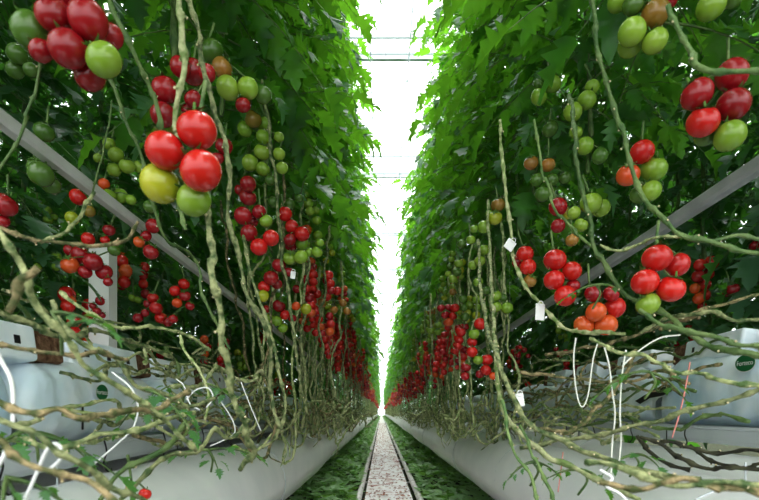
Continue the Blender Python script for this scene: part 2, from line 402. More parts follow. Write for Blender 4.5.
HC = [
 ('large bunch of dark red tomatoes with two green ones at the upper left corner', [(68,49,36,'d'),(104,60,33,'g'),(54,15,34,'d'),(88,20,37,'d'),(31,31,35,'k'),(90,76,29,'d'),(110,36,25,'d'),(41,51,22,'d'),(72,-6,34,'d')], .80),
 ('dim olive green bunch beneath the corner tomatoes on the left', [(17,54,19,'k'),(15,70,17,'k'),(31,70,14,'k'),(25,60,13,'k')], 1.3),
 ('single dark green tomatoes just under the grey bar at far left', [(44,132,19,'k'),(36,167,17,'k')], 1.3),
 ('small green bunch left of the two bright red tomatoes', [(116,155,15,'g'),(109,144,12,'g'),(127,166,15,'g'),(139,167,12,'g'),(114,170,13,'g'),(98,158,9,'g')], 1.6),
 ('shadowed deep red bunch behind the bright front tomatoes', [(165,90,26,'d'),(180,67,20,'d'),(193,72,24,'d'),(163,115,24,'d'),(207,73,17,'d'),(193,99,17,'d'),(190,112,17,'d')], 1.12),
 ('brightest front bunch of five, three glossy red above yellow and green', [(201,171,40,'r'),(165,151,37,'r'),(197,130,38,'r'),(160,184,38,'y'),(194,200,33,'g')], .735),
 ('pair of round green tomatoes with bronze ones above, beside dark leaves', [(228,88,23,'g'),(248,88,20,'g'),(222,68,20,'b'),(212,51,22,'k'),(243,105,15,'d'),(263,95,17,'k')], 1.25),
 ('long hanging green bunch with one bronze tomato on top', [(253,119,17,'b'),(245,129,15,'g'),(264,124,14,'g'),(263,137,14,'g'),(262,152,16,'g'),(250,163,16,'g'),(263,169,14,'g'),(279,137,10,'g'),(279,154,12,'g'),(282,168,12,'g'),(270,180,11,'k')], 1.7),
 ('single dark red tomato half hidden right of the front bunch', [(224,146,17,'d'),(218,158,12,'d')], 1.5),
 ('two deep red tomatoes one above the other below the green hanging bunch', [(248,184,16,'d'),(248,197,17,'d'),(240,190,11,'d')], 1.7),
 ('red bunch with an orange-red tomato lowest right and one green in it', [(259,247,17,'r'),(249,233,17,'d'),(271,238,16,'r'),(243,216,18,'d'),(266,221,13,'g'),(259,212,14,'d'),(252,222,12,'d')], 1.6),
 ('red and green bunch with a string of small green tomatoes to its right', [(302,234,15,'r'),(292,227,14,'r'),(285,214,14,'r'),(290,240,13,'d'),(301,257,14,'g'),(290,258,14,'g'),(302,244,13,'g'),(291,246,12,'d'),(309,252,9,'g'),(317,252,11,'g'),(320,243,8,'g')], 1.9),
 ('two dull green tomatoes hanging above the red and green bunch', [(289,204,12,'k'),(273,202,11,'k'),(299,198,8,'k')], 2.1),
 ('small deep red bunch before the lower end of the left grey bar', [(271,278,15,'d'),(279,265,14,'d'),(277,284,11,'d'),(264,287,12,'r'),(289,272,10,'d'),(263,296,12,'y')], 1.95),
 ('crowded red bunch with one pale green tomato low down, left of centre', [(279,306,13,'d'),(277,321,11,'g'),(285,315,10,'r'),(267,309,8,'d'),(306,309,11,'y'),(292,318,9,'d'),(270,318,9,'g'),(296,306,9,'o'),(283,328,10,'g')], 2.3),
 ('scattered mixed bunch of red and olive tomatoes over the left vines', [(308,292,10,'r'),(317,294,9,'r'),(327,281,9,'d'),(307,282,8,'d'),(297,289,9,'d'),(322,303,9,'b'),(327,297,9,'r'),(337,291,9,'r'),(334,310,8,'b'),(343,303,8,'b'),(347,311,8,'b'),(313,301,8,'r'),(330,289,8,'d')], 2.8),
 ('dark green pair below the grey bar at far left', [(41,174,24,'k'),(51,185,18,'k')], 1.15),
 ('deep red pair cut by the left picture edge', [(5,205,23,'d'),(2,221,14,'d')], 1.2),
 ('red tomato with a bronze and a yellow-green one under the grey bar', [(78,197,16,'r'),(72,218,13,'y'),(89,211,12,'b')], 1.5),
 ('orange and green bunch just above the grey bar', [(109,196,14,'g'),(121,196,14,'g'),(104,184,11,'o'),(131,200,10,'g')], 1.6),
 ('tiny green bunch above the left tangle', [(46,210,10,'g'),(48,220,9,'g'),(38,203,8,'g'),(54,217,7,'g')], 2.0),
 ('dark red bunch with an orange one at its left, in front of the white post', [(70,265,17,'o'),(93,262,18,'d'),(80,255,18,'d'),(104,272,16,'d'),(88,239,13,'r'),(109,230,12,'d'),(105,240,9,'r'),(70,250,12,'d'),(85,272,13,'d'),(108,282,9,'d'),(114,250,12,'k')], 1.55),
 ('small green pair of bunches left of the dark red bunch', [(37,256,9,'g'),(56,257,10,'g'),(56,267,8,'g'),(38,267,8,'g')], 1.9),
 ('deep red and orange bunch crossing the middle of the left grey bar', [(151,252,15,'d'),(153,226,14,'d'),(139,242,11,'o'),(150,207,13,'k'),(146,236,11,'d')], 1.55),
 ('red bunch low on the left above the second planting block', [(156,308,13,'r'),(161,318,12,'r'),(153,298,11,'r'),(138,318,10,'d'),(145,313,8,'d'),(148,304,9,'d'),(168,322,10,'d')], 1.95),
 ('red bunch beside the thick hanging stem, below the bar', [(184,284,11,'r'),(175,291,11,'r'),(185,296,11,'d'),(177,303,10,'o'),(173,319,9,'d'),(190,306,9,'d')], 1.9),
 ('tiny dark red tomatoes in front of the white post', [(100,301,9,'d'),(97,311,8,'d'),(93,306,7,'d'),(102,315,7,'d'),(72,300,8,'o'),(90,316,7,'d')], 1.85),
 ('four tiny green tomatoes right of the white post', [(120,284,7,'g'),(114,289,8,'g'),(138,300,7,'g'),(132,298,7,'g')], 2.3),
 ('red tomato with a green stalk lying on the stems at lower left', [(145,494,12,'r'),(131,487,10,'r')], .95),
 # ---- right
 ('four green tomatoes high in dark foliage right of the path', [(539,97,16,'g'),(553,84,16,'g'),(572,112,17,'g'),(538,84,10,'k')], 1.6),
 ('bronze and dull green bunch in shade under the four green tomatoes', [(531,163,14,'b'),(548,165,14,'b'),(550,129,16,'k'),(537,180,13,'k'),(552,180,13,'k'),(543,194,16,'k'),(565,178,12,'k')], 1.65),
 ('green bunch topped by a bronze tomato beside the pale vine', [(498,205,14,'b'),(495,218,14,'y'),(484,227,13,'g'),(474,229,8,'g'),(490,214,9,'g')], 1.95),
 ('small dark green bunch left of the bronze-topped one', [(484,250,11,'g'),(471,240,9,'g'),(462,244,9,'k'),(477,246,8,'k'),(480,261,11,'g'),(473,265,10,'g'),(478,282,10,'g'),(486,291,9,'k')], 2.3),
 ('string of tiny green tomatoes nearer the path on the right', [(459,264,8,'g'),(457,272,9,'k'),(453,279,9,'g'),(463,299,9,'k'),(465,317,9,'k'),(464,308,7,'k')], 2.8),
 ('bright green trio low on the thin right vine', [(496,307,11,'g'),(507,308,12,'g'),(496,296,11,'g'),(503,298,9,'k')], 2.2),
 ('red pair over a bronze tomato beside a white tag', [(528,267,16,'r'),(525,254,17,'r'),(530,281,13,'b'),(518,262,12,'d')], 1.6),
 ('glossy red bunch of five right of the white tags', [(554,280,20,'r'),(555,260,22,'r'),(565,296,21,'r'),(572,271,19,'r'),(573,286,14,'d')], 1.28),
 ('dark red pair high behind the green hanging vine', [(558,207,18,'d'),(558,226,14,'d'),(566,214,12,'y')], 1.5),
 ('small red bunch beside the path low on the right', [(480,324,12,'r'),(474,334,11,'g'),(472,342,10,'r'),(478,360,10,'g'),(472,352,11,'r'),(487,360,12,'r'),(486,370,11,'r'),(466,367,10,'d'),(465,376,9,'d'),(493,376,8,'o'),(480,374,9,'d')], 2.35),
 ('pinkish red bunch beside the path above the green pair', [(455,308,9,'r'),(448,308,8,'d'),(453,316,8,'r'),(449,322,9,'o'),(441,308,8,'d'),(465,327,8,'d'),(445,315,8,'d')], 3.0),
 ('small bright green trio beside the path on the right', [(431,331,7,'g'),(438,325,7,'g'),(438,332,7,'g')], 3.7),
 ('green bunch with one orange tomato at the top edge', [(655,14,27,'b'),(632,32,26,'g'),(655,41,24,'g'),(630,45,23,'g'),(633,5,20,'k'),(618,2,20,'g'),(669,0,16,'d')], 1.05),
 ('green pair cut by the top edge near the right corner', [(711,6,27,'g'),(733,0,16,'k')], 1.05),
 ('six small green tomatoes in two strings against dark leaves', [(573,112,18,'g'),(587,100,18,'g'),(592,87,14,'g'),(585,146,17,'g'),(576,132,13,'g'),(600,156,16,'k')], 1.5),
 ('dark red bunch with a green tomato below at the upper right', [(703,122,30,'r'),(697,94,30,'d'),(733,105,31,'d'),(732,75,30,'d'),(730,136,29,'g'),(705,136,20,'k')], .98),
 ('orange-red tomatoes with three green ones on the leaning right vine', [(642,152,23,'r'),(628,175,22,'o'),(654,169,25,'g'),(651,191,20,'g'),(640,194,19,'k')], 1.2),
 ('lone round green tomatoes clasped to the vine in front of the right bar', [(591,203,21,'g'),(601,208,18,'g'),(581,225,14,'g'),(574,213,13,'g'),(572,240,13,'b')], 1.3),
 ('four bright red tomatoes and a small green one, front of the right side', [(657,258,28,'r'),(645,282,26,'r'),(671,289,27,'r'),(677,265,24,'r'),(648,304,23,'g')], 1.0),
 ('orange-red bunch of four at the middle of the right side', [(596,312,20,'o'),(584,325,20,'o'),(606,325,22,'o'),(614,308,22,'r'),(593,294,17,'d'),(611,294,16,'d')], 1.27),
 ('small dark red tomatoes deep in shade at far right', [(733,289,12,'d'),(727,293,8,'d')], 2.0),
 ('tiny dark red tomatoes at the right picture edge', [(754,245,10,'d'),(749,239,7,'d')], 2.0),
 ('tiny red bunch beyond the gutter right of the path vines', [(524,350,6,'d'),(518,355,6,'d'),(528,356,5,'d'),(520,347,5,'r')], 3.2),
 ('tiny dark red bunch beyond the gutter below the red five', [(560,355,6,'d'),(566,352,6,'d'),(556,349,5,'d')], 3.2),
]
for lab, fr, d in HC: cluster(lab, fr, d)

def truss(side, x, y, z, n, cols, whole, rt=.0265):
    """drooping double rank of fruits"""
    nm = {-1: 'left', 1: 'right'}[side]
    green = cols.count('g')+cols.count('k')+cols.count('y') > len(cols)/2
    kind = 'green' if green else 'red'
    if not whole:
        e = empty('tomato_cluster', (x, y, z), f'small {kind} tomato bunch in the middle distance of the {nm} row', 'tomatoes', f'{kind} bunches of the {nm} row')
    pts = []
    az = (0 if side < 0 else math.pi)+R.uniform(-.9, .9); st = rt*.78
    for i in range(n):
        sg = 1 if i % 2 else -1
        pts.append((Vector((math.cos(az)*(.02+i*.004)-math.sin(az)*sg*rt*R.uniform(.7, 1.9), math.sin(az)*(.02+i*.004)+math.cos(az)*sg*rt*R.uniform(.7, 1.9), -.03-i*st+R.uniform(-.004, .004))), rt*R.uniform(.82, 1.08)*(1-.025*i), cols[i % len(cols)]))
    line = [Vector((0,0,.05)), Vector((0,0,0)), Vector((math.cos(az)*.02, math.sin(az)*.02, -.03-n*st*.5)), Vector((math.cos(az)*.03, math.sin(az)*.03, -.02-n*st))]
    if not whole:
        mb = MB(); tube(mb, catmull(line, 3), .003, 'stem_green', 4); mb.obj('truss_stem', e)
        for q, r, c in pts:
            meshobj('tomato', TM[c][0], e, q, (R.uniform(-.5,.5), R.uniform(-.5,.5), 0), r)
        return
    return pts, line

def sph(mb, c, r, mname, seg=8, rings=5):
    vs = [c+Vector((0,0,r))]; fs = []
    for i in range(1, rings):
        a = math.pi*i/rings
        for k in range(seg):
            b = 2*math.pi*k/seg; vs.append(c+Vector((math.sin(a)*math.cos(b)*r, math.sin(a)*math.sin(b)*r, math.cos(a)*r)))
    vs.append(c-Vector((0,0,r)))
    for k in range(seg): fs.append((0, 1+k, 1+(k+1) % seg))
    for i in range(rings-2):
        for k in range(seg):
            a = 1+i*seg+k; b = 1+i*seg+(k+1) % seg; fs.append((a, a+seg, b+seg, b))
    l = 1+(rings-1)*seg
    for k in range(seg): fs.append((l, l-seg+(k+1) % seg, l-seg+k))
    mb.add(vs, fs, mname)

def pick_cols(side, zr):
    # zr height above eye; riper low down
    if zr < (.70 if side < 0 else .58): pool = 'rrrdrrdrro'
    elif zr < (.88 if side < 0 else .72): pool = R.choice(['rrdrrdo', 'rryogob', 'gygorg'])
    elif zr < .95: pool = R.choice(['gygbogr', 'ggkgy', 'rrdor'] if side < 0 else ['ggkyg', 'gygb'])
    else: pool = 'ggkgkgy'
    return [R.choice(pool) for _ in range(9)]

far_meshes = {'red': [], 'green': []}
for i in range(10):
    kind = 'red' if i < 6 else 'green'
    cols = [R.choice('rrrdro' if kind == 'red' else 'ggkyg') for _ in range(9)]
    pts, line = truss(-1, 0, 0, 0, R.choice((7, 8, 9)), cols, True, .030)
    mb = MB(); tube(mb, line, .003, 'stem_green', 4)
    for q, r, c in pts: sph(mb, q, r, c)
    far_meshes[kind].append(mb.mesh('far_bunch_mesh'))

stuff = {-1: MB(), 1: MB()}
nfar = 0
for side in (-1, 1):
    nm = {-1: 'left', 1: 'right'}[side]
    y = 2.65 if side < 0 else 2.9
    while y < 80:
        near = y < 4.6
        st = .20 if y < 4.6 else (.26 if y < 9 else (.42 if y < 17 else 1.0))
        levels = [.56, .72, .90] if side < 0 else [.42, .57, .80]
        if y < 5.5: levels = levels+[1.02 if side < 0 else .95]
        if y > 60: levels = [.6]
        for zb in levels:
            zr = zb+R.uniform(-.08, .10)
            if near and zb > .7 and R.random() < .35: continue
            x = side*(R.uniform(.30, .50) if side < 0 else R.uniform(.42, .62))
            yy = y+R.uniform(-.1, .1)*(1 if y < 17 else 4)
            cols = pick_cols(side, zr)
            if near: truss(side, x, yy, CH+zr+.06, R.choice((5, 6, 7, 8)), cols, False)
            elif y < 13:
                green = sum(c in 'gky' for c in cols) > 4; kind = 'green' if green else 'red'
                meshobj('tomato_cluster', R.choice(far_meshes[kind]), None, (x, yy, CH+zr+.08), (0,0,R.uniform(0,6)))
                o_ = COL.objects[-1]
                tag(o_, f'tiny {kind} tomato bunch far along the {nm} row', 'tomatoes', f'far {kind} bunches of the {nm} row'); nfar += 1
            else:
                for k in range(8):
                    sph(stuff[side], Vector((x+R.uniform(-.05,.05), yy+R.uniform(-.35,.35), CH+zr+R.uniform(-.12,.08))), R.uniform(.03,.045), R.choice(cols), 6, 4)
        y += st
for side, nm in ((-1, 'left'), (1, 'right')):
    tag(stuff[side].obj('distant_tomatoes'), f'countless far tomatoes at the vanishing end of the {nm} row', 'tomatoes', None, 'stuff')

# fruit on the inner plants, dim
for side, x, nm in ((-1, -1.15, 'left'), (1, 1.45, 'right')):
    for i in range(13):
        kind = R.choice(('red', 'red', 'green')); yy = 1.9+i*.32
        o_ = meshobj('tomato_cluster', R.choice(far_meshes[kind]), None, (x+R.uniform(-.12,.12), yy, CH+R.uniform(.25,.85)), (0,0,R.uniform(0,6)))
        tag(o_, f'dim {kind} tomato bunch behind the gutter of the {nm} row', 'tomatoes', f'{kind} bunches on the inner plants, {nm}')

# ------------------------------------------------------------------ traced vines
LR = random.Random(33)
def vine(label, pts, r, mname, wig=.35, cont=True, leaves=(), group=None, sides=8, gap=.042):
    q = [P(*p) for p in pts]
    mb, res = vine_mb(q, r*.66, mname, LR, 8, sides, wig, gap)
    o_ = q[-1]
    ob = mb.obj('tomato_vine', None, True, o_)
    tag(ob, label, 'vine', group)
    for k, az, ln in leaves:
        b = res[int(k*(len(res)-1))]
        lm = MB(); compound(lm, b, az, -.1, ln, 'leaf', LR, 'stem_green', True, 2)
        lo = lm.obj('leaf', ob, True); lo.matrix_parent_inverse = Matrix.Translation(-o_)
    return ob
V = [
 ('green stem leaning down from the top left behind the corner bunch', [(106,-30,.95),(110,0,.95),(117,20,.95),(136,54,.97),(150,88,1),(160,126,1.02),(176,190,1.05),(186,230,1.05)], .0062, 'stem_green'),
 ('pale thick stem hanging straight down to the bright front bunch', [(179,-40,.76),(181,-10,.76),(183,40,.77),(182,66,.77),(176,90,.77),(172,118,.78),(180,140,.79)], .0065, 'stem_pale'),
 ('long stem passing right of the bright front bunch down the left side', [(184,-20,1.0),(197,37,1.0),(209,85,1.02),(219,126,1.04),(231,170,1.05),(231,221,1.08),(238,255,1.1),(245,286,1.1),(258,313,1.12),(270,345,1.15),(268,390,1.2),(282,430,1.2)], .0062, 'stem'),
 ('thickest hanging stem dropping from the bright front bunch to the duct', [(196,190,.80),(205,204,.80),(209,238,.80),(212,262,.8),(217,286,.8),(223,320,.82),(226,346,.83),(232,381,.85),(241,412,.87),(245,438,.9),(256,452,.93),(240,470,.95)], .0075, 'stem'),
 ('thin stem from the corner bunch down to the yellow tomato', [(104,70,1.0),(111,80,1),(119,105,1),(131,133,1),(141,163,1.02),(152,200,1.05),(168,240,1.1),(196,262,1.2),(206,300,1.2),(230,350,1.25)], .0048, 'stem_green'),
 ('thin grey-green stem at far left above the bar', [(44,40,.85),(41,56,.85),(34,99,.85),(25,122,.86),(15,146,.87),(-5,175,.88)], .0036, 'stem_green'),
 ('fine stem left of the small green bunch', [(112,100,1.3),(110,116,1.3),(105,143,1.3),(98,170,1.3),(92,195,1.3)], .003, 'stem_green'),
 ('stem running down through the long green bunch', [(262,80,1.6),(268,120,1.6),(272,160,1.6),(277,187,1.6),(279,211,1.62),(282,255,1.65),(287,289,1.7),(290,313,1.7),(294,340,1.7),(300,380,1.75),(308,415,1.8)], .0062, 'stem'),
 ('stem curling down in front of the lower grey bar', [(243,235,1.4),(246,245,1.4),(250,276,1.4),(260,306,1.4),(270,327,1.4),(275,360,1.4),(285,400,1.4),(280,430,1.42),(262,447,1.45)], .0062, 'stem'),
 ('branching stem crossing the far left above the tangle', [(-12,222,.8),(17,235,.8),(36,241,.81),(56,243,.82),(84,245,.84),(112,242,.86),(130,237,.88),(138,222,.9)], .0046, 'stem_brown'),
 ('side shoot rising from the left tangle toward the bar', [(40,243,.84),(56,236,.85),(66,231,.86),(81,218,.87),(86,205,.88),(94,192,.9)], .0046, 'stem'),
 ('thick blurred stem sweeping down from the left edge', [(-8,222,.52),(0,231,.52),(11,247,.52),(21,262,.53),(27,276,.53),(34,293,.54),(45,310,.55),(60,326,.56),(73,343,.58),(83,363,.6),(104,377,.62),(133,395,.66),(158,415,.7),(180,439,.74),(196,450,.78)], .0050, 'stem'),
 ('short brown forked stub at far left', [(38,268,.5),(30,276,.5),(20,281,.5),(15,292,.5),(8,312,.5)], .0050, 'stem_brown'),
 ('thick knobbly stem lying level across the lower left', [(-15,398,.6),(0,402,.6),(17,410,.6),(39,412,.6),(59,406,.61),(78,416,.62),(95,413,.64),(130,413,.68),(160,408,.74),(188,392,.8)], .0056, 'stem_brown'),
 ('stem slanting down through the lower left corner', [(-15,415,.52),(0,423,.52),(17,430,.52),(41,437,.52),(64,458,.53),(84,469,.54),(106,483,.56),(135,496,.58),(160,510,.6)], .0050, 'stem'),
 ('level stem in front of the left gutter face', [(-10,440,.75),(25,438,.75),(45,444,.75),(73,443,.76),(95,436,.78),(130,434,.8),(165,420,.85),(195,412,.9)], .0060, 'stem'),
 ('lowest thick stem at the lower left corner', [(-10,432,.48),(0,441,.48),(14,458,.48),(36,469,.48),(62,475,.49),(84,480,.5),(101,492,.5),(120,510,.5)], .0050, 'stem_brown'),
 ('stem lying over the white bag at far left', [(-10,343,.7),(0,345,.7),(22,351,.7),(54,354,.7),(79,356,.71),(100,352,.73),(128,360,.76)], .0046, 'stem_brown'),
 ('stem winding over the planting blocks at left', [(52,300,.8),(61,320,.8),(83,342,.8),(119,360,.82),(137,385,.84),(155,390,.86),(173,396,.88),(190,406,.9),(215,398,.95)], .0056, 'stem'),
 ('short stem rising from the bottom edge, lower left', [(100,500,.8),(119,478,.8),(137,464,.8),(158,453,.82),(173,442,.84),(186,420,.88)], .0062, 'stem_green'),
 ('stem slanting across just below the white post', [(60,292,.9),(90,312,.9),(110,325,.92),(135,330,.95),(160,326,1.0),(190,335,1.05),(210,350,1.1)], .0046, 'stem'),
 ('wavy stem over the red tomato at the bottom edge', [(120,500,.9),(150,470,.92),(170,455,.95),(200,450,.97),(215,430,1.0),(232,440,1.05),(248,420,1.1)], .0060, 'stem'),
 ('pale stem rising through the small bunches at left', [(180,335,1.3),(184,350,1.3),(200,372,1.3),(210,395,1.3),(205,420,1.32)], .0052, 'stem_pale'),
 # right
 ('leaning stem dropping from the top behind the orange-red bunch', [(588,-20,.95),(592,10,.95),(599,54,.95),(611,95,.95),(621,126,.95),(627,150,.93),(637,184,.92),(648,204,.9),(665,223,.88),(676,233,.87),(700,239,.85),(725,247,.84),(759,252,.82),(790,256,.8)], .0056, 'stem_green'),
 ('side branch leaving to the right edge above the four red tomatoes', [(676,232,.9),(700,242,.88),(718,240,.88),(740,235,.88),(759,238,.88),(785,236,.88)], .0046, 'stem_green'),
 ('fine branch reaching left across the grey bar on the right', [(704,240,.93),(680,237,.94),(660,238,.96),(640,243,1.0),(620,249,1.02),(600,245,1.05)], .0040, 'stem'),
 ('thick stem bending out over the upper right dark red bunch', [(668,5,.8),(672,20,.8),(686,48,.78),(699,63,.76),(723,71,.75),(759,71,.74),(790,66,.72)], .0058, 'stem_green'),
 ('long green stem descending through the middle of the right side', [(569,95,1.2),(573,125,1.15),(577,160,1.12),(582,191,1.12),(589,221,1.1),(597,248,1.1),(611,276,1.08),(628,294,1.06),(640,300,1.04),(662,315,1.0),(682,330,.96),(710,345,.92),(735,352,.88),(775,358,.85)], .0066, 'stem_green'),
 ('pale vine threading past the two white tags', [(500,120,1.4),(503,163,1.4),(506,194,1.4),(513,231,1.4),(514,259,1.4),(525,286,1.38),(537,303,1.35),(550,316,1.32),(564,327,1.28),(590,332,1.2),(625,334,1.1)], .0062, 'stem_pale'),
 ('stem curving behind the dark red pair on the right', [(534,120,1.25),(540,160,1.25),(543,177,1.25),(555,208,1.22),(569,228,1.2),(584,238,1.18),(592,246,1.16)], .0050, 'stem_green'),
 ('thin straight vine nearest the path, turning along the duct', [(488,200,1.9),(489,235,1.8),(491,269,1.7),(492,303,1.5),(494,330,1.35),(496,364,1.2),(500,391,1.15),(507,418,1.1),(524,439,1.06),(548,456,1.0),(575,466,.96),(609,486,.9),(640,500,.85)], .0060, 'stem_pale'),
 ('second path-side vine bending low to the right', [(478,240,1.8),(479,269,1.7),(482,296,1.5),(487,323,1.35),(492,345,1.2),(500,370,1.1),(512,400,1.05),(530,425,1.0),(560,440,.96),(600,455,.9),(650,474,.82),(700,480,.76)], .0062, 'stem'),
 ('hanging tip trailing down over the right duct', [(502,400,1.05),(508,430,1.02),(517,456,1.0),(531,476,.98),(538,510,.96)], .0046, 'stem_green'),
 ('second trailing tip over the right duct', [(520,425,1.02),(531,446,1.0),(541,473,.98),(553,495,.96),(560,515,.95)], .0046, 'stem_green'),
 ('greenish stem crossing the white bags on the right', [(590,338,.95),(610,348,.92),(641,356,.88),(654,364,.86),(678,371,.84),(692,374,.83),(722,379,.8),(759,386,.77),(785,392,.75)], .0050, 'stem'),
 ('thick stem at the right edge above the printed bag', [(640,310,.85),(678,330,.78),(712,338,.74),(739,347,.72),(765,347,.7),(790,345,.7)], .0054, 'stem_green'),
 ('stem rising in front of the right gutter face to the right edge', [(520,448,1.1),(560,441,1.05),(600,434,1.0),(630,427,.96),(654,422,.94),(678,415,.92),(705,405,.9),(726,400,.88),(759,388,.85),(785,376,.83)], .0060, 'stem'),
 ('dead black stem dangling under the right gutter', [(637,436,1.15),(645,446,1.13),(654,455,1.12),(670,466,1.1),(690,470,1.08)], .006, 'stem_dark'),
 ('second dead stem under the right gutter running to the edge', [(640,437,1.12),(660,444,1.1),(678,458,1.08),(700,466,1.05),(730,470,1.0),(775,474,.95)], .006, 'stem_dark'),
 ('third dead stem just beneath the right gutter lip', [(660,441,1.2),(690,447,1.18),(715,455,1.15),(745,452,1.1),(780,458,1.05)], .0058, 'stem_dark'),
 ('fourth dead stem sagging toward the bottom right', [(690,445,1.25),(712,462,1.2),(735,466,1.15),(765,463,1.1)], .0055, 'stem_dark'),
 ('thick stem along the bottom right edge of the view', [(585,462,.64),(610,466,.62),(637,476,.6),(678,486,.58),(712,480,.57),(759,483,.56),(790,480,.55)], .0052, 'stem'),
 ('second thick stem along the bottom right edge', [(600,482,.62),(640,490,.6),(680,478,.58),(720,490,.57),(765,494,.56)], .0052, 'stem_brown'),
 ('dark brown stem slanting down over the bags right of the path', [(636,350,1.25),(616,384,1.22),(596,408,1.2),(585,425,1.18),(562,434,1.16),(540,430,1.15)], .0070, 'stem_brown'),
 ('arched stem above the right bags near the edge', [(640,333,1.1),(665,318,1.08),(687,317,1.05),(715,314,1.02),(738,321,1.0),(775,321,.98)], .0056, 'stem'),
 ('thin stem rising to the right edge over the tangle', [(660,330,1.2),(685,318,1.2),(706,308,1.18),(731,301,1.15),(770,290,1.12)], .0050, 'stem_brown'),
 ('level stem left of the four bright red tomatoes', [(545,355,1.3),(575,350,1.25),(605,345,1.2),(640,335,1.18),(670,322,1.15),(700,318,1.1)], .0058, 'stem_brown'),
 ('low level stem in front of the torn bag', [(520,372,1.35),(560,376,1.3),(600,382,1.25),(635,380,1.2),(660,372,1.15),(690,384,1.1)], .0058, 'stem_brown'),
]
for i, (lab, pts, r, mn) in enumerate(V):
    vine(lab, pts, r, mn, leaves=[(.6, -.5, .11)] if i in (18, 22) else ())

# leafy low shoots seen among the stems
def shoot(label, px, py, d, ls):
    b = P(px, py, d); mb = MB()
    tube(mb, catmull([b+Vector((0,.02,-.05)), b+Vector((.01,0,-.02)), b], 4), .0025, 'stem_green', 5)
    e = empty('leafy_shoot', b, label, 'shoot'); mb.v = [tuple(Vector(v)-b) for v in mb.v]; mb.obj('stem', e)
    for az, ln in ls:
        lm = MB(); compound(lm, Vector((0,0,0)), az, R.uniform(-.2,.3), ln, 'leaf', R, 'stem_green', True, 2); lm.obj('leaf', e)
shoot('green leafy shoot behind the stems at lower left', 30, 432, .8, [(0.2, .13), (2.6, .12), (-1.4, .12), (1.2, .1)])
shoot('blurred single green leaf over the left tangle', 52, 312, .62, [(-.2, .08)])
shoot('small green shoot on the left bag beside the second block', 150, 400, 1.1, [(0, .09), (2.8, .09), (-1.2, .08)])
shoot('small green shoot right of the second planting block', 180, 385, 1.3, [(.3, .1), (3, .08)])
shoot('dark green shoot above the left duct', 208, 450, 1.1, [(.2, .1), (3.4, .09), (-1, .08)])
shoot('pointed green leaf beside the right grey bar', 596, 285, 1.15, [(2.6, .07), (-.8, .07)])
shoot('small dark leaf on the trailing right stem', 533, 462, 1.0, [(.2, .05), (3.1, .05)])
shoot('green shoot over the right bags', 650, 372, .95, [(2.8, .09), (.2, .08)])
shoot('dark leaflets hanging below the right gutter', 634, 455, 1.1, [(-1.4, .08), (3.2, .07)])
shoot('green leaf on the lower right stems', 582, 470, .95, [(.5, .07), (2.5, .06)])
shoot('faded leaf at the lower left corner edge', 6, 478, .55, [(.5, .08), (-1.0, .07)])

# ------------------------------------------------------------------ procedural bare vines
def drop_mesh(seed, mname, curl=True):
    rnd = random.Random(seed); z = CH+.95; pts = []
    x = 0; y = 0
    while z > CH-.05:
        pts.append(Vector((x+rnd.uniform(-.02,.02), y+rnd.uniform(-.03,.03), z))); z -= .16; y += rnd.uniform(-.03,.05)
    b = pts[-1]; s_ = rnd.choice((-1, 1)); z0 = b.z
    k = rnd.uniform(.6, 1.2)
    pts += [b+Vector((.0, .03*s_, -.08*k)), b+Vector((.01, .09*s_, -.14*k)), b+Vector((-.01, .18*s_, -.12*k)), b+Vector((.02, .27*s_, -.02)), b+Vector((.03, .42*s_, .03))]
    if curl: pts += [b+Vector((.0, .6*s_, -.02)), b+Vector((-.02, .75*s_, .02))]
    mb, res = vine_mb(pts, .0043, mname, rnd, 5, 5, .9, .05)
    for _ in range(3):
        p = res[rnd.randrange(len(res)//2, len(res)-1)]
        d = Vector((rnd.uniform(-.08,.08), rnd.uniform(-.08,.08), rnd.uniform(-.10,.03)))
        tube(mb, catmull([p, p+d*.5+Vector((.01,.01,0)), p+d], 4), [.0026]*8+[.0015], mname, 4)
    return mb.mesh('bare_vine_mesh')
DROP = [drop_mesh(500+i, ('stem', 'stem_pale', 'stem_pale', 'stem', 'stem_pale', 'stem_brown')[i % 6]) for i in range(9)]
farv = {-1: MB(), 1: MB()}
for side, nm, xa, xb in ((-1, 'left', .36, .60), (1, 'right', .46, .72)):
    y = 2.15 if side < 0 else 2.5; n = 0
    while y < 60:
        st = .075 if y < 5 else (.12 if y < 9 else .35)
        if n < 98:
            o_ = meshobj('tomato_vine', R.choice(DROP), None, (side*R.uniform(xa, xb), y, R.uniform(-.06, .06)), (R.uniform(-.10,.10), R.uniform(-.06,.06), R.uniform(-.5,.5)+(math.pi if R.random() < .5 else 0)))
            o_.location.z += 0
            tag(o_, f'bare knobbly vine hanging down in the {nm} row beyond the near stems', 'vine', f'hanging bare vines of the {nm} row')
        else:
            for k in range(4):
                x = side*R.uniform(xa, xb); yy = y+R.uniform(-.15,.15)
                pp = [Vector((x+R.uniform(-.02,.02), yy+R.uniform(-.04,.04), CH+.6-.16*i)) for i in range(6)]
                tube(farv[side], pp, .008, R.choice(('stem_pale', 'stem')), 3, False)
        y += st; n += 1
    tag(farv[side].obj('distant_vines'), f'mass of thin far vines at the end of the {nm} row', 'vine', None, 'stuff')

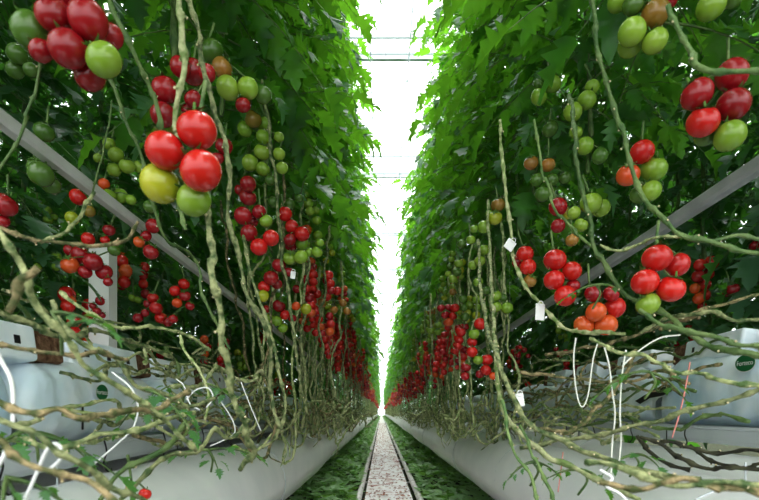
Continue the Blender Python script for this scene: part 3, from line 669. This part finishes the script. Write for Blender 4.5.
TR = random.Random(91)
def tangle(side, nm, n, x0, x1, y0, y1, z0, z1, grp, label, r0=.0032, r1=.0048, mats=('stem', 'stem_green', 'stem_pale', 'stem_brown')):
    for i in range(n):
        x = side*TR.uniform(x0, x1); y = TR.uniform(y0, y1); z = CH+TR.uniform(z0, z1)
        L_ = TR.uniform(.5, 1.1); k = 7; dx = TR.uniform(-.10, .10); dz = TR.uniform(-.10, .12)
        pts = [Vector((x+dx*t/k+TR.uniform(-.035,.035), y+L_*t/k, z+dz*t/k+TR.uniform(-.03,.03))) for t in range(k+1)]
        if TR.random() < .5:
            pts += [pts[-1]+Vector((-side*.03, .04, -.06)), pts[-1]+Vector((-side*.04, .0, -.12))]
        mb, _ = vine_mb(pts, TR.uniform(r0, r1), TR.choice(mats), TR, 6, 6, .6, .055)
        tag(mb.obj('tomato_vine', None, True, pts[0]), label, 'vine', grp)
tangle(-1, 'left', 26, .50, .74, .8, 3.2, -.06, .12, 'bare stems lying over the left gutter', 'bare stem lying in the tangle over the left gutter')
tangle(-1, 'left', 10, .55, .80, .8, 2.2, .12, .28, 'bare stems above the left bags', 'bare stem winding above the left bags')
tangle(1, 'right', 26, .62, .98, 1.15, 3.4, -.08, .12, 'bare stems lying over the right gutter', 'bare stem lying in the tangle over the right gutter')
tangle(1, 'right', 14, .85, 1.25, 1.2, 2.6, .08, .26, 'bare stems above the right bags', 'bare stem winding above the right bags')

# ------------------------------------------------------------------ ducts, gutters, bags
def duct(side, cx, cz, r, label):
    mb = MB(); pts = []; rad = []; y = .25
    while y < 92:
        pts.append(Vector((cx+.006*math.sin(y*2.1), y, cz+.006*math.sin(y*1.3)))); rad.append(r*(1+.008*math.sin(y*5)))
        y += .12 if y < 6 else 1.0
    tube(mb, pts, rad, 'duct', 28)
    e = empty('air_duct', (0, .25, 0), label, 'duct'); o_ = mb.obj('duct_skin', e); o_.location = (0, -.25, 0)
    sm = MB()
    a = -.25 if side < 0 else math.pi+.25
    def on(ang, y0, y1, w=.006):
        vs = []; fs = []; k = 0; yy = y0
        while yy <= y1:
            for s_ in (-1, 1):
                an = ang+s_*w/r
                vs.append(Vector((cx+.006*math.sin(yy*2.1)+math.cos(an)*(r*(1+.008*math.sin(yy*5))+.0025), yy-.25, cz+.006*math.sin(yy*1.3)+math.sin(an)*(r*(1+.008*math.sin(yy*5))+.0025))))
            k += 1; yy += .12 if yy < 6 else 1.0
        fs = [(i*2, i*2+1, i*2+3, i*2+2) for i in range(k-1)]; sm.add(vs, fs, 'white')
    on(a, .3, 90); sm.obj('seam', e)
    # hanger straps
    yy = 1.0
    while yy < 14:
        hm = MB(); ring = []
        for k in range(25):
            an = 2*math.pi*k/24; ring.append(Vector((cx+math.cos(an)*(r+.003), yy-.25, cz+math.sin(an)*(r+.003))))
        tube(hm, ring, .0022, 'gutter', 4, False)
        tube(hm, [Vector((cx, yy-.25, cz+r)), Vector((cx-side*0, yy-.25, CH-.10))], .0018, 'gutter', 4)
        hm.obj('hanger_wire', e); yy += 1.4
duct(-1, -.64, CH-.335, .185, 'large round white plastic duct along the left of the path')
duct(1, .72, CH-.325, .178, 'large round white plastic duct along the right of the path')

duct(-1, -1.02, CH-.27, .115, 'narrower white duct tucked behind the big one under the left gutter')
duct(1, 1.03, CH-.25, .12, 'narrower white duct tucked behind the big one under the right gutter')

def gutter(side, xf, zt, zb, label):
    e = empty('growing_gutter', (0, .2, CH), label, 'gutter')
    mb = MB(); w = .26*side
    prof = [(xf, zb), (xf-side*.004, zb+.012), (xf-side*.004, zt-.012), (xf-side*.010, zt-.008), (xf-side*.010, zt), (xf+side*.006, zt), (xf+side*.006, zb+.02), (xf+w*.5, zb+.012), (xf+w-side*.006, zb+.02), (xf+w-side*.006, zt), (xf+w+side*.008, zt), (xf+w+side*.008, zb), (xf+w*.5, zb-.012)]
    ys = [.2+i*1.5 for i in range(62)]
    n = len(prof); vs = []; fs = []
    for y in ys:
        for px, pz in prof: vs.append((px, y-.2, pz))
    for i in range(len(ys)-1):
        for k in range(n): a = i*n+k; b = i*n+(k+1) % n; fs.append((a, b, b+n, a+n))
    fs.append(tuple(range(n))); fs.append(tuple(reversed(range((len(ys)-1)*n, len(ys)*n))))
    mb.add(vs, fs, 'gutter'); mb.obj('channel', e, False)
    y = .85
    while y < 6:
        jm = MB(); jm.box((xf-side*.006-.001, y-.202, zb-.002), (xf-side*.006+.001, y-.198, zt), 'black'); jm.obj('joint', e, False)
        y += 1.0
    y = .98
    while y < 7:   # small black wire clips under the lip
        cm = MB(); x_ = xf-side*.010
        tube(cm, catmull([Vector((x_, y-.2, zt+.005)), Vector((x_-side*.008, y-.2, zt-.03)), Vector((x_, y-.2, zb-.005)), Vector((x_-side*.006, y-.18, zb-.03)), Vector((x_-side*.002, y-.165, zb-.02))], 4), .0022, 'black', 5)
        cm.obj('clip', e); y += .37
    y = .6
    while y < 20:   # stands carrying the gutter
        sm = MB(); x_ = xf+w*.5
        sm.box((x_-.012, y-.212, -CH+.0), (x_+.012, y-.188, zb-.01), 'bardark'); sm.box((x_-.10, y-.22, -CH), (x_+.10, y-.18, -CH+.012), 'bardark')
        sm.obj('stand', e, False); y += 2.2
gutter(-1, -.75, -.075, -.135, 'long grey-white gutter carrying the grow bags left of the path')
gutter(1, 1.05, -.045, -.100, 'long grey-white gutter carrying the grow bags right of the path')

for gx, gl in ((-2.4, 'far gutter of the second row to the left'), (2.55, 'far gutter of the second row to the right'), (-3.5, 'far gutter of the third row to the left'), (3.65, 'far gutter of the third row to the right')):
    gm = MB(); gm.box((-.12, 0, -.06), (.12, 20, 0), 'gutter'); gm.box((-.10, 0, 0), (.10, 20, .09), 'bag'); e = empty('growing_gutter', (gx-.0, .5, CH-.02), gl, 'gutter'); gm.obj('channel', e, False)
    for yy in (1, 6, 11, 16):
        sm = MB(); sm.box((-.012, yy, -CH+.02), (.012, yy+.024, -.06), 'bardark'); sm.obj('stand', e, False)

def bag_mesh(side, ln, h, w, mname, seed):
    """a plump film-wrapped grow bag: wrinkled pillow with crimped ends"""
    rnd = random.Random(seed); nu = 40; nv = 18; vs = []; fs = []
    ph = [rnd.uniform(0, 6) for _ in range(8)]
    for i in range(nu+1):
        t = i/nu; e = min(t, 1-t)*2
        pl = 1-(1-min(1, e*3.2))**3
        for k in range(nv):
            a = 2*math.pi*k/nv; ca = math.cos(a); sa = math.sin(a)
            sx = math.copysign(abs(ca)**.55, ca); sz = math.copysign(abs(sa)**.6, sa)
            wr = 1+.02*math.sin(t*46+ph[0]+3*sa)+.02*math.sin(t*23+ph[1]+5*ca)+.012*math.sin(t*90+k+ph[2])
            hh = h*(.45+.55*pl)*(1+.05*math.sin(t*7+ph[3]))
            x = sx*w/2*(.80+.20*pl)*wr
            if sz > 0: x -= 0
            z = hh*.5*(1+sz*wr)
            # front face leans back toward the top
            x = x+(-1)*0
            vs.append((x*1.0, t*ln, max(0, z)))
    for i in range(nu):
        for k in range(nv): a = i*nv+k; b = i*nv+(k+1) % nv; fs.append((a, b, b+nv, a+nv))
    fs.append(tuple(range(nv))); fs.append(tuple(reversed(range(nu*nv, (nu+1)*nv))))
    mb = MB(); mb.add(vs, fs, mname); return mb

def logo(parent, x, y, z, side, w=.055, h=.040):
    mb = MB(); vs = []; n = 32
    # local frame: u along the row, v up, facing the path
    u = Vector((0, 1, 0)) if side > 0 else Vector((0, -1, 0))
    u = -u     # reads left to right seen from the path
    nrm = Vector((-side, 0, 0)); c = Vector((x, y, z))
    def disc(rw, rh, off, mn):
        v = [c+nrm*off]+[c+nrm*off+u*(rw*math.cos(2*math.pi*k/n))+Vector((0,0,1))*(rh*math.sin(2*math.pi*k/n)) for k in range(n)]
        mb.add(v, [(0, 1+k, 1+(k+1) % n) for k in range(n)], mn)
    disc(w/2, h/2, .0, 'white'); disc(w/2*.95, h/2*.94, .0006, 'logo')
    o_ = mb.obj('printed_logo', parent, False); o_['label'] = 'green oval printed badge with white lettering'
    cu = bpy.data.curves.new('badge_text', 'FONT'); cu.body = 'Forteco'; cu.size = h*.40; cu.align_x = 'CENTER'; cu.align_y = 'CENTER'; cu.extrude = .0002
    t = bpy.data.objects.new('badge_text_tmp', cu); COL.objects.link(t)
    bpy.context.view_layer.update()
    me = bpy.data.meshes.new_from_object(t.evaluated_get(bpy.context.evaluated_depsgraph_get())); bpy.data.objects.remove(t)
    me.materials.clear(); me.materials.append(M['white'])
    to = bpy.data.objects.new('lettering', me); COL.objects.link(to); to.parent = o_
    rot = Matrix((u, Vector((0,0,1)), nrm)).transposed().to_4x4()
    to.matrix_local = Matrix.Translation(c+nrm*.0014) @ rot

def bags(side, xf, z0, h, w, ys, ln, nm):
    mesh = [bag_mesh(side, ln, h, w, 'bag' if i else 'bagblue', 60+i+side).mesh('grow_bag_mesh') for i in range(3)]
    k = 0
    names = ['nearest', 'second', 'third', 'fourth', 'fifth', 'sixth', 'seventh', 'eighth']
    for y in ys:
        cx = xf+side*w/2
        e = empty('grow_bag', (cx, y, CH+z0), f'{names[k]} white film grow bag on the {nm} gutter' if k < 8 else f'far white grow bag on the {nm} gutter', 'grow bag', f'grow bags on the {nm} gutter')
        meshobj('bag_film', mesh[k % 3], e)
        # printed seam strip and drainage slit
        sl = MB(); sl.box((-side*(w/2+.004), ln*.3, h*.15), (-side*(w/2+.002), ln*.3+.006, h*.45), 'black'); sl.obj('drain_slit', e, False)
        if k < 4:
            logo(e, -side*(w/2+.010), (.42 if side < 0 else .5)*ln, h*(.64 if side < 0 else .80), side, .062 if side < 0 else .085, .045 if side < 0 else .052)
        k += 1
bags(-1, -.765, -.075, .20, .21, [.41+i*.68 for i in range(8)], .665, 'left')
bags(1, 1.075, -.045, .235, .21, [.98+i*1.04 for i in range(8)], 1.0, 'right')

def block(label, x, y, z, side, tilt=0):
    e = empty('planting_block', (x, y, z), label, 'planting block')
    e.rotation_euler = (0, tilt, R.uniform(-.1, .1))
    mb = MB(); n = 7
    mb.box((-.05, .0, 0), (.05, .10, .072), 'coir')
    o_ = mb.obj('coir_cube', e, False)
    bv = o_.modifiers.new('b', 'BEVEL'); bv.width = .008; bv.segments = 2
    wm = MB(); wm.box((-.056, -.32, -.004), (.056, .008, .078), 'bag'); o2 = wm.obj('white_wrap', e, False)
    bv = o2.modifiers.new('b', 'BEVEL'); bv.width = .010; bv.segments = 3
    for j in range(5):
        for i in range(2):
            hm = MB(); yy = -.28+j*.055; xx = -.025+i*.05
            hm.box((xx-.004, yy, .0775), (xx+.004, yy+.010, .0795), 'black'); hm.obj('vent_hole', e, False)
    f = side*-1
    for j in range(3):
        hm = MB(); hm.box((f*.0555-.0008, -.26+j*.10, .030), (f*.0575+.0008, -.245+j*.10, .048), 'black'); hm.obj('vent_hole', e, False)
for i, y in enumerate([.70, 1.16, 1.64, 2.14, 2.64, 3.14, 3.7]):
    block(['brown coir block in white wrap at the extreme left edge', 'brown coir block in white wrap nearest the left edge', 'second brown coir block along the left gutter', 'third brown coir block along the left gutter', 'fourth brown coir block along the left gutter', 'fifth brown coir block along the left gutter', 'sixth brown coir block along the left gutter'][i], -.84, y, CH+.112, -1, -.15)
for i, y in enumerate([1.36, 1.86, 2.4, 2.9, 3.4]):
    block(['brown coir block at the right picture edge', 'second brown coir block along the right gutter', 'third brown coir block along the right gutter', 'fourth brown coir block along the right gutter', 'fifth brown coir block along the right gutter'][i], 1.17, y, CH+.175, 1, .15)

# torn black patch on the right bag
tp = MB()
poly = [(635,401),(648,393),(656,388),(668,386),(672,391),(662,396),(650,398),(640,404)]
# bag front on the right stands at x = 1.075
def on_plane(px, py, X): d = X*F/(px-VX); return P(px, py, d)
q = [on_plane(a, b, 1.062) for a, b in poly]; c0 = sum(q, Vector())/len(q)
tp.add([c0]+q, [(0, 1+i, 1+(i+1) % len(q)) for i in range(len(q))], 'black')
tag(tp.obj('film_tear', None, False, c0), 'black ragged tear in the white bag film right of the path', 'tear')

# ------------------------------------------------------------------ long grey support bars, post, tags
def bar(X, zr, w, y0, y1, mn, label):
    e = empty('support_bar', (X, y0, CH+zr), label, 'bar')
    mb = MB(); h = w/2
    pr = [(-h, -h*.55), (-h*.7, -h), (h*.7, -h), (h, -h*.55), (h, h*.55), (h*.7, h), (-h*.7, h), (-h, h*.55)]
    vs = [(a, 0, b) for a, b in pr]+[(a, y1-y0, b) for a, b in pr]; n = 8
    mb.add(vs, [(k, k+n, (k+1) % n+n, (k+1) % n) for k in range(n)]+[tuple(range(n)), tuple(reversed(range(n, 2*n)))], mn)
    mb.obj('tube', e, False)
    y = 2.9
    while y < y1-y0:
        b = MB(); b.box((-h*1.25, y, -h*1.25), (h*1.25, y+.03, h*1.25), mn)
        tube(b, [Vector((0, y+.015, h)), Vector((0, y+.015, 4.0-zr))], .0015, 'bar', 4)
        b.obj('hanger', e, False); y += 2.4
bar(-.76, .585, .030, .6, 40, 'bar', 'grey metal bar running diagonally down the left side')
bar(.92, .600, .036, .7, 40, 'bardark', 'dark grey metal bar running along the right side')

pm = MB(); pm.box((-.038, -.03, 0), (.038, .03, CH+.62), 'white'); pe = empty('support_post', (-1.06, 1.93, 0), 'white upright post behind the dark red bunch at left', 'post')
pm.obj('post_shaft', pe, False); bm_ = MB(); bm_.box((-.08, -.08, 0), (.08, .08, .015), 'bardark'); bm_.obj('base_plate', pe, False)

def ptag(label, px, py, d, w, h, rot):
    e = empty('plant_tag', P(px, py, d), label, 'tag'); e.rotation_euler = (0, rot, .2)
    mb = MB(); mb.box((-w/2, -.0015, -h/2), (w/2, .0015, h/2), 'white'); o_ = mb.obj('plate', e, False)
    bv = o_.modifiers.new('b', 'BEVEL'); bv.width = .003; bv.segments = 2
    m2 = MB(); ring = [Vector((math.cos(a)*.006, -.003, h/2+math.sin(a)*.006)) for a in [k*math.pi/6 for k in range(13)]]; tube(m2, ring, .0012, 'white', 4, False); m2.obj('clasp', e)
ptag('tilted white plastic tag on the pale right vine', 510, 245, 1.37, .027, .030, .6)
ptag('upright white plastic tag in front of the right bar end', 540, 312, 1.32, .026, .044, .05)
ptag('small white tag on the low right stems', 520, 400, 1.05, .018, .028, -.15)
ptag('small white tag between red tomatoes on the left', 293, 275, 1.85, .018, .028, .1)

def string(label, pts, r, mn='string', name='plant_string'):
    mb = MB(); q = [P(*p) for p in pts]; tube(mb, catmull(q, 6), r, mn, 6)
    tag(mb.obj(name, None, True, q[0]), label, 'string')
string('white string loop hanging under the orange-red bunch', [(576,338,1.1),(574,352,1.1),(574,370,1.1),(577,395,1.1),(582,407,1.1),(588,395,1.1),(593,360,1.1),(598,342,1.1)], .0016)
string('long white string hanging right of the loop', [(604,346,1.0),(609,365,1.0),(612,390,1.0),(615,415,1.0),(612,445,1.0),(611,480,.98)], .0016)
string('thin white string beside the long one', [(626,350,1.0),(622,375,1.0),(620,410,1.0),(621,440,1.0),(619,462,1.0)], .0016)
string('pale string running slantwise up over the right bags', [(622,366,1.0),(640,350,1.0),(660,338,1.0),(680,335,1.0)], .0016)
string('pink twine slanting across the right gutter', [(690,362,1.1),(686,385,1.1),(680,412,1.1),(672,438,1.1)], .0016, 'pink')
string('fine pink twine hanging over the right duct', [(563,452,1.1),(561,470,1.1),(558,492,1.1)], .0012, 'pink')
string('white plastic hook at the bottom left', [(20,515,.55),(25,500,.55),(36,475,.55),(46,452,.55),(53,444,.55),(60,447,.55),(61,458,.55),(53,467,.55),(46,470,.55)], .0021, 'white', 'truss_hook')
string('white plastic strap hanging at the left edge', [(-4,350,.6),(3,364,.6),(10,377,.6),(13,394,.6),(13,426,.6)], .0026, 'white', 'truss_hook')
string('white strap curling over the left gutter', [(112,372,.9),(131,388,.9),(138,406,.9),(133,428,.9),(115,446,.9),(94,464,.88)], .0018, 'white', 'truss_hook')
string('white strap crossing the stems right of the left blocks', [(241,382,1.4),(250,405,1.4),(261,431,1.4)], .0018, 'white', 'truss_hook')
string('bent white strap above the left duct', [(218,398,1.3),(228,412,1.3),(234,424,1.3),(234,434,1.3),(222,441,1.3),(210,446,1.3)], .0018, 'white', 'truss_hook')
string('short white strap beside the third planting block', [(176,379,1.2),(184,386,1.2),(190,404,1.2),(200,410,1.2)], .0018, 'white', 'truss_hook')
string('small looped white strap on the low left shoot', [(186,400,1.2),(196,390,1.2),(208,388,1.2),(213,398,1.2),(206,408,1.2)], .0018, 'white', 'truss_hook')
string('white strap end at the far left edge below the bags', [(-6,470,.6),(2,460,.6),(8,446,.6)], .0028, 'white', 'truss_hook')
string('crumpled white strap at the bottom right', [(600,470,.8),(612,478,.8),(606,486,.8),(620,494,.8),(630,505,.8)], .0028, 'white', 'truss_hook')

# ------------------------------------------------------------------ ground, rails, weeds
g = MB(); g.add([(-14,-3,0),(14,-3,0),(14,120,0),(-14,120,0)], [(0,1,2,3)], 'soil'); tag(g.obj('floor', None, False), kind='structure')
g = MB(); ys = [1+i*.5 for i in range(190)]
vs = []; 
for y in ys:
    for k in range(7): vs.append((-.138+k*.406/6, y, .012+R.uniform(0, .008)))
fs = [(i*7+k, i*7+k+1, i*7+k+8, i*7+k+7) for i in range(len(ys)-1) for k in range(6)]
g.add(vs, fs, 'cloth'); tag(g.obj('ground_cloth', None, True), 'pale ground cloth strewn with reddish dry leaves between the rails', 'ground cloth', None, 'structure')

def rail(X, label):
    e = empty('pipe_rail', (X, 1, 0), label, 'rail'); mb = MB()
    tube(mb, [Vector((0, y, .058)) for y in (0, 20, 50, 92)], .0255, 'rail', 14); mb.obj('pipe', e)
    y = .6
    while y < 24:
        b = MB(); b.box((-.03, y-.02, .0), (.03, y+.02, .012), 'rail'); b.box((-.006, y-.015, .01), (.006, y+.015, .036), 'rail'); b.obj('bracket', e, False); y += 1.25
rail(-.180, 'left steel pipe rail running down the path')
rail(.310, 'right steel pipe rail running down the path')
WR = random.Random(5)
def weeds(x0, x1, label):
    mb = MB()
    for y0, y1, dens, ln in ((3.2, 8, 560, .075), (8, 16, 300, .085), (16, 40, 90, .10), (40, 90, 30, .16)):
        n = int((y1-y0)*dens*(abs(x1-x0)/.5))
        for _ in range(n):
            x = WR.uniform(x0, x1); y = WR.uniform(y0, y1)
            h = .03+.09*(.5+.5*math.sin(x*9+y*3.1))*WR.random()+.05*WR.random()+.10*max(0, (abs(x-.065)-.30))/.4
            az = WR.uniform(0, 6.28); d = Vector((math.cos(az), math.sin(az), WR.uniform(-.2, .5)))
            l = ln*WR.uniform(.6, 1.3); s_ = Vector((-math.sin(az), math.cos(az), WR.uniform(-.2,.2)))*l*.42
            b = Vector((x, y, h))
            mb.add([b, b+d*l*.45+s_+Vector((0,0,.006)), b+d*l, b+d*l*.45-s_+Vector((0,0,.006))], [(0,1,2,3)], 'weed')
    tag(mb.obj('ground_weeds', None, False), label, 'weeds', None, 'stuff')
weeds(-.215, -.62, 'low green weeds between the left rail and the left duct')
weeds(.345, .80, 'low green weeds between the right rail and the right duct')
mb = MB()
for _ in range(1500):
    y = 3.2+WR.random()**1.6*30; x = WR.uniform(-.14, .27); l = WR.uniform(.012, .04); az = WR.uniform(0, 6.28)
    d = Vector((math.cos(az), math.sin(az), .1)); s_ = Vector((-math.sin(az), math.cos(az), WR.uniform(-.3,.3)))*l*.4; b = Vector((x, y, .026))
    mb.add([b, b+d*l*.5+s_+Vector((0,0,.006)), b+d*l, b+d*l*.5-s_+Vector((0,0,.006))], [(0,1,2,3)], 'litter')
tag(mb.obj('dry_leaf_litter', None, False), 'reddish dry leaf scraps scattered on the ground cloth', 'leaf litter', None, 'stuff')

# ------------------------------------------------------------------ roof
ZR = CH+4.25
def beam(y, z, h, w, label, grp):
    e = empty('roof_beam', (0, y, z), label, 'beam', grp)
    b = MB(); b.box((-6, -w/2, 0), (6, w/2, h*.28), 'roofbar'); b.obj('flange', e, False)
    b = MB(); b.box((-6, -w*.25, h*.28), (6, w*.25, h*.8), 'roofbar'); b.obj('web', e, False)
    b = MB(); b.box((-6, -w/2, h*.8), (6, w/2, h), 'roofbar'); b.obj('flange', e, False)
    for x in [-4.6+i*.31 for i in range(31)]:
        b = MB(); b.box((x, -w*.52, h*.1), (x+.012, -w*.5, h*.9), 'bardark'); b.obj('bolt_plate', e, False)
for i in range(14):
    beam(6.1+i*3.05, ZR-.01, .08, .05, 'nearest white roof beam crossing above the path' if i == 0 else ('second white roof beam crossing above the path' if i == 1 else 'white roof beam receding above the far path'), None if i < 2 else 'receding roof beams')
for i in range(16):
    y = 3.5+i*3.05
    b = MB(); tube(b, [Vector((-6, y, ZR+.6)), Vector((6, y, ZR+.6))], .020, 'roofbar', 6)
    tag(b.obj('roof_purlin', None, True, (0, y, ZR+.6)), 'thin pale purlin high under the glass', 'purlin', 'thin roof purlins')
for i, x in enumerate((-.125, .33)):
    b = MB(); tube(b, [Vector((x, 1, ZR-.05)), Vector((x, 60, ZR-.05))], .008, 'roofbar', 5)
    tag(b.obj('overhead_wire', None, True, (x, 1, ZR-.05)), ('left' if i == 0 else 'right')+' thin wire running along under the roof', 'wire')
b = MB(); b.box((-14, -3, ZR+1.0), (14, 110, ZR+1.005), 'glass'); tag(b.obj('ceiling', None, False), kind='structure')
b = MB()
for i in range(40):
    y = 1+i*1.0; b.box((-10, y, ZR+.97), (10, y+.012, ZR+1.0), 'roofbar')
tag(b.obj('trim_1', None, False), kind='structure')

# ------------------------------------------------------------------ light and camera
w = bpy.data.worlds.new('sky'); S.world = w; w.use_nodes = True
N = w.node_tree.nodes; L = w.node_tree.links; N.clear()
o = N.new('ShaderNodeOutputWorld'); bg = N.new('ShaderNodeBackground')
tc = N.new('ShaderNodeTexCoord'); sx = N.new('ShaderNodeSeparateXYZ'); r = N.new('ShaderNodeValToRGB')
L.new(tc.outputs['Generated'], sx.inputs[0]); L.new(sx.outputs['Z'], r.inputs['Fac'])
r.color_ramp.elements[0].position = 0; r.color_ramp.elements[0].color = (.62, .67, .68, 1)
r.color_ramp.elements[1].position = .22; r.color_ramp.elements[1].color = (.96, .98, 1, 1)
L.new(r.outputs['Color'], bg.inputs['Color']); bg.inputs['Strength'].default_value = 3.6
L.new(bg.outputs[0], o.inputs['Surface'])
sd = bpy.data.lights.new('sun', 'SUN'); sd.energy = 5.0; sd.angle = math.radians(25); sd.color = (1, .98, .93)
so = bpy.data.objects.new('sun', sd); COL.objects.link(so); so.rotation_euler = (math.radians(-8), math.radians(4), 0); so.location = (0, 0, 8)

cd = bpy.data.cameras.new('camera'); co = bpy.data.objects.new('camera', cd); COL.objects.link(co)
co.location = (0, 0, CH); co.rotation_euler = (math.radians(90), 0, 0)
cd.sensor_width = 36; cd.lens = F/759*36; cd.sensor_fit = 'HORIZONTAL'
cd.shift_y = (VY-250)/759; cd.shift_x = -(VX-379.5)/759
cd.clip_start = .05; cd.clip_end = 400
cd.dof.use_dof = True; cd.dof.focus_distance = 1.9; cd.dof.aperture_fstop = 6
S.camera = co
S.view_settings.view_transform = 'Standard'
S.view_settings.look = 'None'
S.view_settings.exposure = 0
S.view_settings.gamma = .90
